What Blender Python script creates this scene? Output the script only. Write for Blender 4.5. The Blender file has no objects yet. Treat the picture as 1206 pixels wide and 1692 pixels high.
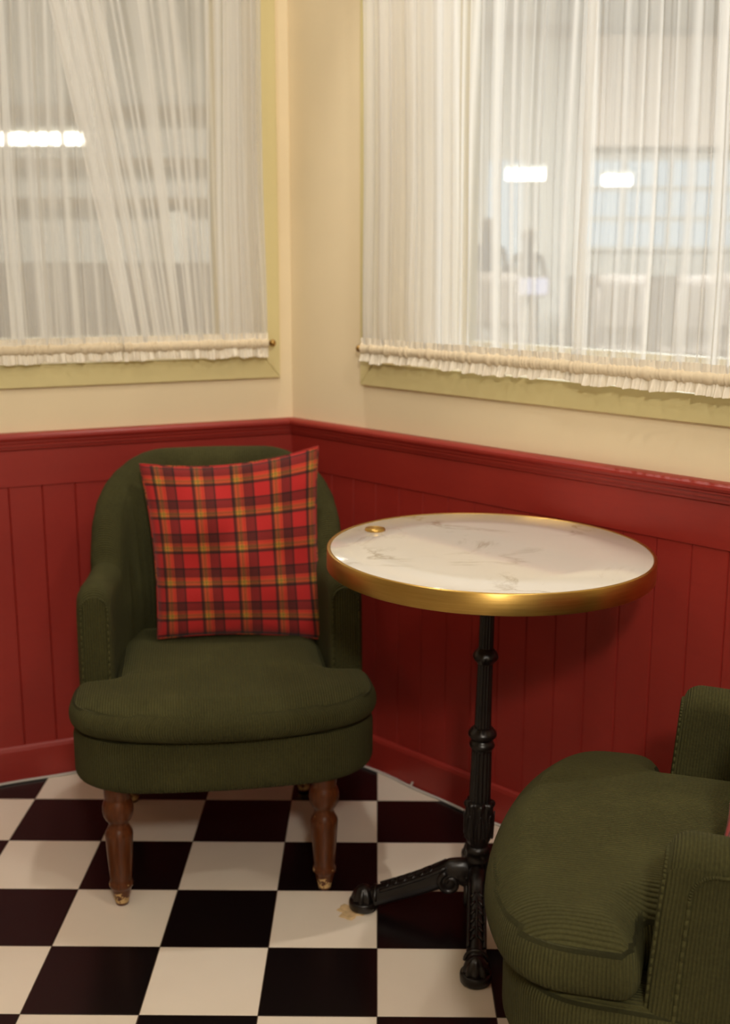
import bpy, bmesh, math, random
import numpy as np
from mathutils import Vector, Matrix, noise

S = bpy.context.scene
COL = S.collection
PI = math.pi
sin, cos = math.sin, math.cos
R = math.radians

# ------------------------------------------------------------------ camera
cam_d = bpy.data.cameras.new('camera')
cam = bpy.data.objects.new('camera', cam_d)
COL.objects.link(cam)
S.camera = cam
cam_d.sensor_fit = 'VERTICAL'
cam_d.sensor_height = 36.0
cam_d.sensor_width = 36.0 * 1206 / 1692
cam_d.lens = 36.0 * 1966.84 / 1692
cam_d.clip_start = 0.02
cam_d.clip_end = 100
YAW, PITCH, ROLL = -0.010208, 0.217088, 0.000874
fw = Vector((sin(YAW) * cos(PITCH), cos(YAW) * cos(PITCH), -sin(PITCH)))
rt = Vector((cos(YAW), -sin(YAW), 0))
up = rt.cross(fw)
r2 = rt * cos(ROLL) + up * sin(ROLL)
u2 = -rt * sin(ROLL) + up * cos(ROLL)
M = Matrix((r2, u2, -fw)).transposed().to_4x4()
M.translation = Vector((-0.003, -1.8097, 1.2869))
cam.matrix_world = M
cam_d.dof.use_dof = True
cam_d.dof.focus_distance = 1.80
cam_d.dof.aperture_fstop = 4.0

# ------------------------------------------------------------------ world, lights, exposure
W = bpy.data.worlds.new('world')
S.world = W
W.use_nodes = True
W.node_tree.nodes['Background'].inputs[0].default_value = (1.0, 0.88, 0.72, 1)
W.node_tree.nodes['Background'].inputs[1].default_value = 0.06


def lamp(name, kind, loc, target, energy, color, size=0.1, spot=None, blend=0.5):
    d = bpy.data.lights.new(name, kind)
    d.energy = energy
    d.color = color
    if kind == 'AREA':
        d.shape = 'DISK'
        d.size = size
    else:
        d.shadow_soft_size = size
    if kind == 'SPOT':
        d.spot_size = R(spot)
        d.spot_blend = blend
    o = bpy.data.objects.new(name, d)
    COL.objects.link(o)
    o.location = loc
    o.rotation_euler = (Vector(target) - Vector(loc)).to_track_quat('-Z', 'Y').to_euler()
    return o


WARM = (1.0, 0.94, 0.85)
lamp('key_downlight', 'POINT', (-0.85, -0.45, 2.62), (-0.45, 0.35, 0.6), 18, WARM, 0.08)
lamp('room_light', 'POINT', (0.75, -0.95, 2.62), (0.35, 0.15, 0.6), 32, WARM, 0.08)
lamp('corner_downlight', 'SPOT', (-0.24, 0.80, 2.62), (0.02, 0.10, 0.0), 40, WARM, 0.03, 70, 0.5)
lamp('hall_light_west', 'AREA', (-2.6, 8.0, 3.9), (-2.6, 8.0, 0), 420, (1.0, 0.92, 0.80), 3.0)
lamp('hall_light_near', 'AREA', (2.6, 3.2, 3.9), (2.2, 2.6, 0.5), 330, (0.93, 1.0, 1.08), 2.0)
lamp('hall_light_east', 'AREA', (2.6, 7.0, 3.9), (2.6, 7.0, 0), 1080, (0.93, 1.0, 1.08), 3.0)

lamp('front_fill', 'POINT', (0.25, -2.6, 2.30), (0, 0, 0), 125, WARM, 0.12)  # added frontal fill from behind the camera, not a lamp over a counter

S.view_settings.view_transform = 'Standard'
S.view_settings.look = 'None'
S.view_settings.gamma = 1.0
S.view_settings.use_curve_mapping = False
S.view_settings.exposure = 0.0
try:
    S.cycles.use_denoising = True
    S.cycles.transparent_max_bounces = 24
    S.cycles.max_bounces = 8
    S.cycles.sample_clamp_indirect = 4.0
except Exception:
    pass


# ------------------------------------------------------------------ node helpers
def srgb(r, g, b):
    f = lambda c: (c / 255 / 12.92) if c / 255 <= 0.04045 else ((c / 255 + 0.055) / 1.055) ** 2.4
    return (f(r), f(g), f(b), 1)


class NT:
    def __init__(self, name):
        self.m = bpy.data.materials.new(name)
        self.m.use_nodes = True
        self.t = self.m.node_tree
        self.b = self.t.nodes['Principled BSDF']
        self.out = self.t.nodes['Material Output']

    def n(self, typ, **kw):
        nd = self.t.nodes.new(typ)
        for k, v in kw.items():
            setattr(nd, k, v)
        return nd

    def l(self, a, b):
        self.t.links.new(a, b)

    def math(self, op, a, b=None, c=None):
        nd = self.n('ShaderNodeMath', operation=op)
        for i, v in enumerate((a, b, c)):
            if v is None:
                continue
            if isinstance(v, (int, float)):
                nd.inputs[i].default_value = v
            else:
                self.l(v, nd.inputs[i])
        return nd.outputs[0]

    def coord(self, which='Object'):
        return self.n('ShaderNodeTexCoord').outputs[which]

    def noise(self, vec, scale, detail=3, rough=0.5, scl=None):
        if scl:
            mp = self.n('ShaderNodeMapping')
            mp.inputs['Scale'].default_value = scl
            self.l(vec, mp.inputs[0])
            vec = mp.outputs[0]
        nd = self.n('ShaderNodeTexNoise')
        nd.inputs['Scale'].default_value = scale
        nd.inputs['Detail'].default_value = detail
        nd.inputs['Roughness'].default_value = rough
        self.l(vec, nd.inputs['Vector'])
        return nd.outputs['Fac']

    def ramp(self, fac, stops, interp='LINEAR'):
        nd = self.n('ShaderNodeValToRGB')
        cr = nd.color_ramp
        cr.interpolation = interp
        while len(cr.elements) < len(stops):
            cr.elements.new(0.5)
        for e, (p, c) in zip(cr.elements, stops):
            e.position = p
            e.color = c if len(c) == 4 else (*c, 1)
        self.l(fac, nd.inputs[0])
        return nd.outputs[0]

    def mix(self, fac, a, b, blend='MIX'):
        nd = self.n('ShaderNodeMix', data_type='RGBA', blend_type=blend)
        for sock, v in ((nd.inputs[0], fac), (nd.inputs[6], a), (nd.inputs[7], b)):
            if isinstance(v, (int, float)):
                sock.default_value = v
            elif isinstance(v, tuple):
                sock.default_value = v
            else:
                self.l(v, sock)
        return nd.outputs[2]

    def bump(self, h, strength, dist=0.001):
        nd = self.n('ShaderNodeBump')
        nd.inputs['Strength'].default_value = strength
        nd.inputs['Distance'].default_value = dist
        self.l(h, nd.inputs['Height'])
        self.l(nd.outputs[0], self.b.inputs['Normal'])
        return nd

    def set(self, color=None, rough=None, metal=None, **kw):
        b = self.b
        if color is not None:
            if isinstance(color, tuple):
                b.inputs['Base Color'].default_value = color
            else:
                self.l(color, b.inputs['Base Color'])
        if rough is not None:
            if isinstance(rough, (int, float)):
                b.inputs['Roughness'].default_value = rough
            else:
                self.l(rough, b.inputs['Roughness'])
        if metal is not None:
            b.inputs['Metallic'].default_value = metal
        for k, v in kw.items():
            b.inputs[k.replace('_', ' ')].default_value = v
        return self


MAT = {}


def simple(name, color, rough=0.5, metal=0, nscale=8, var=0.12, bump=0.0, bscale=60, **kw):
    t = NT(name)
    c = t.coord()
    nz = t.noise(c, nscale, 4)
    dark = tuple(x * (1 - var) for x in color[:3]) + (1,)
    lite = tuple(min(1, x * (1 + var)) for x in color[:3]) + (1,)
    t.set(t.ramp(nz, [(0.3, dark), (0.7, lite)]), rough, metal, **kw)
    if bump:
        t.bump(t.noise(c, bscale, 3), bump, 0.002)
    MAT[name] = t.m
    return t


def mat_cream_wall():
    t = simple('cream_wall', srgb(243, 226, 190), 0.75, nscale=3, var=0.03, bump=0.12, bscale=18)


def mat_red():
    t = NT('red_paint')
    c = t.coord()
    a = t.noise(c, 5, 4)
    g = t.noise(c, 6, 4, 0.6, scl=(2, 2, 26))
    base = t.ramp(a, [(0.3, srgb(146, 39, 32)), (0.7, srgb(156, 44, 35))])
    t.set(t.mix(t.ramp(g, [(0.45, (0, 0, 0, 1)), (0.75, (0.3, 0.3, 0.3, 1))]), base, srgb(140, 36, 30)), 0.42)
    t.bump(t.noise(c, 9, 4, 0.6, scl=(1, 1, 14)), 0.10, 0.002)
    MAT['red_paint'] = t.m


def mat_floor(T):
    t = NT('checker_tile')
    c = t.coord()
    sp = t.n('ShaderNodeSeparateXYZ')
    t.l(c, sp.inputs[0])
    u = t.math('DIVIDE', sp.outputs[0], T)
    v = t.math('DIVIDE', sp.outputs[1], T)
    fu, fv = t.math('FLOOR', u), t.math('FLOOR', v)
    par = t.math('FLOORED_MODULO', t.math('ADD', fu, fv), 2.0)
    du = t.math('ABSOLUTE', t.math('SUBTRACT', t.math('FRACT', u), 0.5))
    dv = t.math('ABSOLUTE', t.math('SUBTRACT', t.math('FRACT', v), 0.5))
    edge = t.math('MAXIMUM', du, dv)
    grout = t.math('GREATER_THAN', edge, 0.5 - 0.0042)
    nz = t.noise(c, 3.5, 4)
    white = t.ramp(nz, [(0.3, srgb(226, 213, 195)), (0.7, srgb(233, 221, 204))])
    black = t.ramp(nz, [(0.3, srgb(15, 9, 10)), (0.7, srgb(20, 12, 12))])
    tile = t.mix(par, white, black)
    t.set(t.mix(grout, tile, srgb(70, 54, 40)), t.math('ADD', t.math('MULTIPLY', grout, 0.5), 0.24))
    hgt = t.math('MINIMUM', t.math('MULTIPLY', t.math('SUBTRACT', 0.5, edge), 90.0), 1.0)
    wav = t.math('ADD', hgt, t.math('MULTIPLY', t.noise(c, 7, 2), 0.5))
    t.bump(wav, 0.35, 0.0012)
    MAT['checker_tile'] = t.m


def mat_corduroy():
    t = NT('green_corduroy')
    uv = t.n('ShaderNodeUVMap')
    uv.uv_map = 'UVMap'
    sp = t.n('ShaderNodeSeparateXYZ')
    t.l(uv.outputs[0], sp.inputs[0])
    c = t.coord()
    wob = t.math('MULTIPLY', t.math('SUBTRACT', t.noise(c, 14, 2), 0.5), 0.003)
    s = t.math('SINE', t.math('MULTIPLY', t.math('ADD', sp.outputs[0], wob), 2 * PI / 0.0052))
    h = t.math('POWER', t.math('ADD', t.math('MULTIPLY', s, 0.5), 0.5), 0.6)
    nap = t.noise(c, 7, 4, 0.6)
    fine = t.noise(c, 260, 2)
    base = t.ramp(nap, [(0.30, srgb(60, 57, 31)), (0.55, srgb(68, 65, 36)), (0.75, srgb(80, 77, 44))])
    base = t.mix(0.25, base, t.ramp(fine, [(0.3, srgb(48, 48, 25)), (0.7, srgb(84, 84, 50))]))
    t.set(base, 0.9, Sheen_Weight=0.15, Sheen_Roughness=0.5)
    t.b.inputs['Sheen Tint'].default_value = srgb(120, 122, 84)
    t.b.inputs['Specular IOR Level'].default_value = 0.15
    t.bump(h, 0.9, 0.0024)
    MAT['green_corduroy'] = t.m


def mat_plaid():
    t = NT('tartan')
    uv = t.n('ShaderNodeUVMap')
    uv.uv_map = 'UVMap'
    sp = t.n('ShaderNodeSeparateXYZ')
    t.l(uv.outputs[0], sp.inputs[0])
    red, drd, blk = srgb(192, 33, 36), srgb(98, 20, 24), srgb(8, 3, 6)
    yel, org, grn = srgb(200, 164, 60), srgb(214, 112, 44), srgb(92, 96, 40)
    seq = [(0.0, red), (0.01, drd), (0.025, blk), (0.085, grn), (0.11, org), (0.14, yel), (0.165, blk), (0.18, yel), (0.205, grn), (0.22, org),
           (0.27, red), (0.30, org), (0.325, drd), (0.365, blk), (0.38, drd), (0.42, blk), (0.43, drd), (0.47, blk), (0.48, drd),
           (0.52, blk), (0.53, drd), (0.56, blk), (0.61, red)]

    def stripes(x, period, off):
        f = t.math('FRACT', t.math('ADD', t.math('DIVIDE', x, period), off))
        return t.ramp(f, seq, 'CONSTANT')
    wu = stripes(sp.outputs[0], 0.219, 0.777)
    wv = stripes(t.math('SUBTRACT', 1.0, sp.outputs[1]), -0.194, 0.669)
    gm = t.n('ShaderNodeGamma')
    gm.inputs[1].default_value = 0.55
    t.l(t.mix(1.0, wu, wv, 'MULTIPLY'), gm.inputs[0])
    c = t.mix(0.28, gm.outputs[0], t.mix(0.5, wu, wv))
    nz = t.noise(uv.outputs[0], 420, 2)
    c = t.mix(0.10, c, t.ramp(nz, [(0.3, (0, 0, 0, 1)), (0.7, (0.55, 0.25, 0.2, 1))]))
    t.set(c, 0.88, Sheen_Weight=0.15)
    t.b.inputs['Specular IOR Level'].default_value = 0.2
    t.bump(t.noise(uv.outputs[0], 160, 2), 0.25, 0.001)
    MAT['tartan'] = t.m


def mat_marble():
    t = NT('white_marble')
    c = t.coord()
    nd = t.n('ShaderNodeTexNoise')
    nd.inputs['Scale'].default_value = 3.2
    nd.inputs['Detail'].default_value = 8
    nd.inputs['Roughness'].default_value = 0.62
    nd.inputs['Distortion'].default_value = 0.9
    t.l(c, nd.inputs['Vector'])
    d = t.math('ABSOLUTE', t.math('SUBTRACT', nd.outputs['Fac'], 0.5))
    vein = t.ramp(d, [(0.0, (1, 1, 1, 1)), (0.006, (0.55, 0.55, 0.55, 1)), (0.022, (0, 0, 0, 1))])
    mask = t.ramp(t.noise(c, 4.5, 2), [(0.54, (0, 0, 0, 1)), (0.68, (0.7, 0.7, 0.7, 1))])
    cloud = t.ramp(t.noise(c, 2.4, 4), [(0.35, srgb(216, 211, 202)), (0.7, srgb(224, 219, 211))])
    t.set(t.mix(t.math('MULTIPLY', vein, mask), cloud, srgb(150, 132, 104)), 0.06, Specular_IOR_Level=1.0)
    MAT['white_marble'] = t.m


def mat_brass():
    t = NT('brushed_brass')
    c = t.coord()
    nz = t.noise(c, 12, 5, 0.6, scl=(1, 1, 60))
    sp = t.noise(c, 90, 2)
    t.set(t.ramp(nz, [(0.3, srgb(196, 158, 84)), (0.7, srgb(212, 174, 98))]), t.ramp(nz, [(0.3, (0.34,) * 3), (0.7, (0.42,) * 3)]), 1.0)
    t.b.inputs['Anisotropic'].default_value = 0.75
    t.b.inputs['Anisotropic Rotation'].default_value = 0.25
    tg = t.n('ShaderNodeTangent', direction_type='RADIAL', axis='Z')
    t.l(tg.outputs[0], t.b.inputs['Tangent'])
    MAT['brushed_brass'] = t.m


def mat_wood_leg():
    t = NT('turned_wood')
    c = t.coord()
    sp = t.n('ShaderNodeSeparateXYZ')
    t.l(c, sp.inputs[0])
    g = t.noise(c, 30, 4, 0.6, scl=(6, 6, 0.6))
    col = t.ramp(g, [(0.3, srgb(72, 35, 16)), (0.7, srgb(96, 51, 23))])
    # chipped lacquer near the foot and scuffs on the ring
    chip = t.noise(c, 70, 4, 0.65)
    low = t.math('SUBTRACT', 1.0, t.math('DIVIDE', sp.outputs[2], 0.030))
    m1 = t.math('GREATER_THAN', t.math('ADD', chip, t.math('MULTIPLY', low, 0.28)), 0.62)
    ring = t.math('SUBTRACT', 1.0, t.math('DIVIDE', t.math('ABSOLUTE', t.math('SUBTRACT', sp.outputs[2], 0.046)), 0.006))
    m2 = t.math('GREATER_THAN', t.math('ADD', chip, t.math('MULTIPLY', t.math('MAXIMUM', ring, -1.0), 0.07)), 0.67)
    tip = t.math('GREATER_THAN', sp.outputs[2], 0.006)
    m = t.math('MULTIPLY', t.math('MAXIMUM', m1, m2), tip)
    t.set(t.mix(m, col, srgb(196, 164, 112)), t.math('ADD', t.math('MULTIPLY', m, 0.4), 0.28), Specular_IOR_Level=0.35)
    MAT['turned_wood'] = t.m


def mat_sheer(name, tint, gain, tfrac):
    t = NT(name)
    at = t.n('ShaderNodeAttribute', attribute_name='weave')
    uv = t.n('ShaderNodeUVMap')
    uv.uv_map = 'UVMap'
    th = t.noise(uv.outputs[0], 1.0, 2, 0.5, scl=(900, 6, 1))
    den = t.math('ADD', at.outputs['Fac'], t.math('MULTIPLY', t.math('SUBTRACT', th, 0.5), 0.07))
    den = t.n('ShaderNodeClamp').inputs['Value'].node if False else t.math('MINIMUM', t.math('MAXIMUM', t.math('MULTIPLY', den, gain), 0.05), 0.985)
    df = t.n('ShaderNodeBsdfDiffuse')
    tl = t.n('ShaderNodeBsdfTranslucent')
    tr = t.n('ShaderNodeBsdfTransparent')
    df.inputs[0].default_value = tint
    tl.inputs[0].default_value = tint
    m1 = t.n('ShaderNodeMixShader')
    m1.inputs[0].default_value = tfrac
    t.l(df.outputs[0], m1.inputs[1])
    t.l(tl.outputs[0], m1.inputs[2])
    m2 = t.n('ShaderNodeMixShader')
    t.l(den, m2.inputs[0])
    t.l(tr.outputs[0], m2.inputs[1])
    t.l(m1.outputs[0], m2.inputs[2])
    t.l(m2.outputs[0], t.out.inputs[0])
    MAT[name] = t.m


def mat_glass():
    t = NT('window_glass')
    tr = t.n('ShaderNodeBsdfTransparent')
    tr.inputs[0].default_value = (0.93, 0.95, 0.94, 1)
    gl = t.n('ShaderNodeBsdfGlossy')
    gl.inputs['Roughness'].default_value = 0.02
    fr = t.n('ShaderNodeFresnel')
    fr.inputs[0].default_value = 1.45
    mx = t.n('ShaderNodeMixShader')
    t.l(fr.outputs[0], mx.inputs[0])
    t.l(tr.outputs[0], mx.inputs[1])
    t.l(gl.outputs[0], mx.inputs[2])
    t.l(mx.outputs[0], t.out.inputs[0])
    MAT['window_glass'] = t.m


def emit(name, color, strength):
    t = NT(name)
    t.b.inputs['Base Color'].default_value = tuple(c * 0.05 for c in color[:3]) + (1,)
    t.b.inputs['Emission Color'].default_value = color
    t.b.inputs['Emission Strength'].default_value = strength
    MAT[name] = t.m


T = 0.205
mat_cream_wall(); mat_red(); mat_floor(T); mat_corduroy(); mat_plaid(); mat_marble(); mat_brass(); mat_wood_leg(); mat_glass()
mat_sheer('sheer_voile', srgb(250, 249, 246), 1.0, 0.5)
simple('curtain_frill', srgb(240, 232, 214), 0.9, nscale=40, var=0.04)
simple('curtain_hem', srgb(224, 208, 178), 0.9, nscale=40, var=0.04, bump=0.15, bscale=300)
simple('casing_paint', srgb(222, 208, 152), 0.55, nscale=4, var=0.03, bump=0.06)
simple('cast_iron', srgb(19, 12, 9), 0.33, nscale=30, var=0.2, bump=0.12, bscale=120)
simple('green_welt', srgb(70, 69, 40), 0.9, nscale=40, var=0.15)
simple('pale_thread', srgb(120, 112, 70), 0.9, nscale=40, var=0.1)
simple('black_rubber', srgb(22, 20, 18), 0.6)
simple('white_cable', srgb(196, 190, 182), 0.5, var=0.05)
simple('tissue_paper', srgb(206, 176, 130), 0.95, nscale=60, var=0.15, bump=0.3, bscale=90)
simple('old_brass', srgb(176, 140, 80), 0.35, 1.0)
simple('cafe_wall', srgb(160, 146, 124), 0.8, nscale=2, var=0.05)
simple('hall_plaster', srgb(214, 209, 200), 0.8, nscale=0.7, var=0.05)
simple('hall_floor', srgb(160, 152, 140), 0.5, nscale=2, var=0.08)
simple('hall_beam', srgb(128, 110, 88), 0.6, nscale=2)
simple('hall_peach', srgb(238, 220, 204), 0.8, nscale=1, var=0.03)
simple('hall_dark', srgb(104, 92, 82), 0.7, nscale=5)
simple('hall_white', srgb(206, 202, 192), 0.6, nscale=5, var=0.03)
simple('dark_cloth', srgb(60, 56, 58), 0.9, nscale=12)
simple('skin_tone', srgb(190, 140, 110), 0.6, nscale=8, var=0.05)
emit('tube_glow', (1.0, 0.93, 0.80, 1), 14.0)
emit('pane_glow', (0.78, 0.90, 1.0, 1), 0.85)
emit('screen_glow', (0.78, 0.76, 1.0, 1), 0.95)


# ------------------------------------------------------------------ object helpers
class MB:
    """collects geometry with uvs, links it as ONE mesh object"""

    def __init__(self):
        self.v, self.f, self.uv, self.sm = [], [], [], []

    def add(self, vs, fs, uvs=None, smooth=True):
        o = len(self.v)
        self.v += [tuple(p) for p in vs]
        for i, f in enumerate(fs):
            self.f.append(tuple(k + o for k in f))
            self.sm.append(smooth)
            self.uv.append(uvs[i] if uvs else [(0, 0)] * len(f))
        return self

    def box(self, x0, x1, y0, y1, z0, z1, m=None):
        vs = [(x, y, z) for z in (z0, z1) for y in (y0, y1) for x in (x0, x1)]
        if m:
            vs = [m @ Vector(p) for p in vs]
        return self.add(vs, [(0, 2, 3, 1), (4, 5, 7, 6), (0, 1, 5, 4), (2, 6, 7, 3), (0, 4, 6, 2), (1, 3, 7, 5)], smooth=False)

    def grid(self, nu, nv, fn, uvfn=None, cu=False, cv=False, smooth=True, flip=False):
        vs = [fn(i, j) for i in range(nu) for j in range(nv)]
        fs, uvs = [], []
        for i in range(nu if cu else nu - 1):
            for j in range(nv if cv else nv - 1):
                a, b = (i, j), (i + 1, j)
                c, d = (i + 1, j + 1), (i, j + 1)
                q = [(p[0] % nu) * nv + p[1] % nv for p in (a, b, c, d)]
                w = [uvfn(*p) for p in (a, b, c, d)] if uvfn else [(0, 0)] * 4
                if flip:
                    q.reverse(); w.reverse()
                fs.append(q); uvs.append(w)
        return self.add(vs, fs, uvs, smooth)

    def lathe(self, prof, n=32, c=(0, 0), wave=None):
        """prof: (r, z) bottom to top"""
        def fn(i, j):
            a = 2 * PI * i / n
            r, z = prof[j]
            if wave:
                r = r * (1 + wave(a, j))
            return (c[0] + r * cos(a), c[1] + r * sin(a), z)
        self.grid(n, len(prof), fn, lambda i, j: (i / n, j / len(prof)), cu=True)
        for j, rev in ((0, True), (len(prof) - 1, False)):
            if prof[j][0] > 1e-4:
                ring = [fn(i, j) for i in range(n)]
                f = list(range(n))
                if rev:
                    f.reverse()
                self.add(ring, [f], smooth=False)
        return self

    def tube(self, pts, r, n=8, closed=False, cap=True):
        pts = [Vector(p) for p in pts]
        m = len(pts)
        rad = r if callable(r) else (lambda k: r)
        tan = []
        for k in range(m):
            a = pts[(k - 1) % m] if (closed or k > 0) else pts[k]
            b = pts[(k + 1) % m] if (closed or k < m - 1) else pts[k]
            tan.append((b - a).normalized())
        nrm = tan[0].orthogonal().normalized()
        fr = []
        for k in range(m):
            nrm = (nrm - tan[k] * nrm.dot(tan[k])).normalized()
            fr.append((nrm, tan[k].cross(nrm)))

        def fn(i, j):
            a = 2 * PI * j / n
            return pts[i] + (fr[i][0] * cos(a) + fr[i][1] * sin(a)) * rad(i)
        self.grid(m, n, fn, lambda i, j: (i * 0.01, j / n), cu=closed, cv=True)
        if cap and not closed:
            self.add([fn(0, j) for j in range(n)], [list(range(n))[::-1]], smooth=False)
            self.add([fn(m - 1, j) for j in range(n)], [list(range(n))], smooth=False)
        return self

    def sphere(self, c, rx, ry, rz, n=20, m=12):
        def fn(i, j):
            a, b = 2 * PI * i / n, -PI / 2 + PI * j / (m - 1)
            return (c[0] + rx * cos(b) * cos(a), c[1] + ry * cos(b) * sin(a), c[2] + rz * sin(b))
        return self.grid(n, m, fn, cu=True)

    def build(self, name, mat, parent=None, attr=None, weld=True):
        me = bpy.data.meshes.new(name)
        me.from_pydata(self.v, [], self.f)
        me.polygons.foreach_set('use_smooth', self.sm)
        ul = me.uv_layers.new(name='UVMap')
        flat = [x for f in self.uv for p in f for x in p]
        ul.data.foreach_set('uv', flat)
        if attr:
            a = me.attributes.new('weave', 'FLOAT', 'POINT')
            a.data.foreach_set('value', attr)
        elif weld:
            bm = bmesh.new()
            bm.from_mesh(me)
            bmesh.ops.remove_doubles(bm, verts=bm.verts, dist=1e-6)
            bmesh.ops.recalc_face_normals(bm, faces=bm.faces)
            bm.to_mesh(me)
            bm.free()
        me.materials.append(MAT[mat])
        o = bpy.data.objects.new(name, me)
        COL.objects.link(o)
        if parent:
            o.parent = parent
        return o


def tag(o, label, cat, group=None, kind=None):
    o['label'] = label
    o['category'] = cat
    if group:
        o['group'] = group
    if kind:
        o['kind'] = kind
    return o


def thing(name, label, cat, loc=(0, 0, 0), rz=0.0, group=None):
    o = bpy.data.objects.new(name, None)
    o.empty_display_size = 0.1
    COL.objects.link(o)
    o.location = loc
    o.rotation_euler = (0, 0, rz)
    return tag(o, label, cat, group)


def struct(o, label, cat):
    return tag(o, label, cat, kind='structure')


def copy_tree(o, parent=None):
    c = o.copy()
    COL.objects.link(c)
    if parent:
        c.parent = parent
    for ch in list(o.children):
        copy_tree(ch, c)
    return c


def bevel(o, w, seg=2):
    md = o.modifiers.new('bevel', 'BEVEL')
    md.width = w
    md.segments = seg
    md.limit_method = 'ANGLE'
    return o


# ------------------------------------------------------------------ room shell
C0 = Vector((-0.220, 1.216, 0))
AL, AR = R(-156.47), R(-44.83)
dL, dR = Vector((cos(AL), sin(AL), 0)), Vector((cos(AR), sin(AR), 0))
nL, nR = Vector((-dL.y, dL.x, 0)), Vector((dR.y, -dR.x, 0))      # both point into the room
MIT = (nL + nR) / (1 + nL.dot(nR))                                # mitre direction into the room


def wp(side, s, off, z):
    """point on a wall: s along it from the corner, off into the room"""
    d, n = (dL, nL) if side == 'left' else (dR, nR)
    p = C0 + d * s + n * off
    return Vector((p.x, p.y, z))


def mit(off, z):
    p = C0 + MIT * off
    return Vector((p.x, p.y, z))


TH = 0.32
SEND = 2.3
HOLE = {'left': (0.080, 1.60), 'right': (0.305, 1.75)}
HZ0, HZ1, WTOP = 1.026, 2.30, 2.70


def wall_piece(mb, side, s0, s1, z0, z1, o0=0.0, o1=-TH):
    """a block of wall; s0 == 0 is mitred into the corner"""
    P = lambda s, o, z: mit(o, z) if s == 0 else wp(side, s, o, z)
    vs = [P(s, o, z) for z in (z0, z1) for o in (o1, o0) for s in (s0, s1)]
    mb.add(vs, [(0, 2, 3, 1), (4, 5, 7, 6), (0, 1, 5, 4), (2, 6, 7, 3), (0, 4, 6, 2), (1, 3, 7, 5)], smooth=False)


for side, nm in (('left', 'wall_left'), ('right', 'wall_right')):
    h0, h1 = HOLE[side]
    m = MB()
    wall_piece(m, side, 0, h0, 0, WTOP)
    wall_piece(m, side, h0, h1, 0, HZ0)
    wall_piece(m, side, h0, h1, HZ1, WTOP)
    wall_piece(m, side, h1, SEND, 0, WTOP)
    struct(m.build(nm, 'cream_wall', weld=False), 'cream painted wall on the %s above red panelling' % side, 'wall')

m = MB()
m.box(-3.2, 3.2, -3.6, 3.4, -0.05, 0.0)
struct(m.build('floor', 'checker_tile'), 'black and cream checkerboard tiled floor', 'floor')


for nm, b in (('wall_front', (-3.3, 3.3, -3.7, -3.6, 0, 2.9)), ('wall_west', (-3.3, -3.2, -3.6, 0.3, 0, 2.9)), ('wall_east', (3.2, 3.3, -3.6, -0.4, 0, 2.9)),
              ('ceiling', (-3.3, 3.3, -3.7, 3.3, 2.9, 3.0))):
    m = MB()
    m.box(*b)
    struct(m.build(nm, 'cafe_wall'), 'plain %s of the cafe room out of the frame' % nm.split('_')[0], nm.split('_')[0])


def run_profile(mb, side, prof, s1=SEND, closed=True):
    """extrude an (off, z) profile along a wall from the mitred corner"""
    n = len(prof)
    a = [mit(o, z) for o, z in prof]
    k = 40
    for q in range(n if closed else n - 1):
        p0, p1 = prof[q], prof[(q + 1) % n]
        vs = [mit(*p0), wp(side, s1, *p0), wp(side, s1, *p1), mit(*p1)]
        mb.add(vs, [(0, 1, 2, 3)], smooth=False)
    mb.add([wp(side, s1, *p) for p in prof], [list(range(n))], smooth=False)


RAIL = [(0, 0.868), (0.016, 0.8675), (0.022, 0.866), (0.0255, 0.862), (0.026, 0.857), (0.024, 0.852), (0.0205, 0.849), (0.0205, 0.8455),
        (0.0175, 0.8445), (0.0165, 0.840), (0.0165, 0.8365), (0.0125, 0.8355), (0.0120, 0.829), (0.009, 0.826), (0, 0.826)]
FRIEZE = [(0, 0.828), (0.007, 0.828), (0.007, 0.7405), (0.0055, 0.739), (0, 0.739)]
BASE = [(0, 0.092), (0.006, 0.092), (0.010, 0.088), (0.0125, 0.080), (0.0125, 0.0), (0, 0.0)]
n = 0
for side in ('left', 'right'):
    for prof, what, cat in ((RAIL, 'moulded red dado rail along the %s wall', 'rail'), (FRIEZE, 'flat red board under the rail on the %s wall', 'panelling')):
        n += 1
        m = MB()
        run_profile(m, side, prof)
        struct(m.build('trim_%d' % n, 'red_paint'), what % side, cat)
    # tongue-and-groove boards: a strip with real V grooves
    n += 1
    m = MB()
    pitch, gw, gd = 0.0773, 0.0022, 0.0035
    first = 0.015 if side == 'left' else 0.0
    secs = [(0, 0.004)]
    k = 0
    while True:
        s = first + pitch * (k + 1) - (0.003 if side == 'right' else 0)
        k += 1
        if s > SEND - 0.05:
            break
        secs += [(s - gw, 0.004), (s, 0.004 - gd), (s + gw, 0.004)]
    secs.append((SEND, 0.004))
    for (sa, oa), (sb, ob) in zip(secs, secs[1:]):
        pa = (lambda z: mit(oa, z)) if sa == 0 else (lambda z: wp(side, sa, oa, z))
        pb = lambda z: wp(side, sb, ob, z)
        m.add([pa(0.085), pb(0.085), pb(0.742), pa(0.742)], [(0, 1, 2, 3)], smooth=False)
    struct(m.build('trim_%d' % n, 'red_paint', weld=False), 'red tongue-and-groove boards on the %s wall' % side, 'panelling')
    m = MB()
    run_profile(m, side, BASE)
    struct(m.build('baseboard_%s' % side, 'red_paint'), 'red skirting board along the %s wall' % side, 'baseboard')

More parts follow.
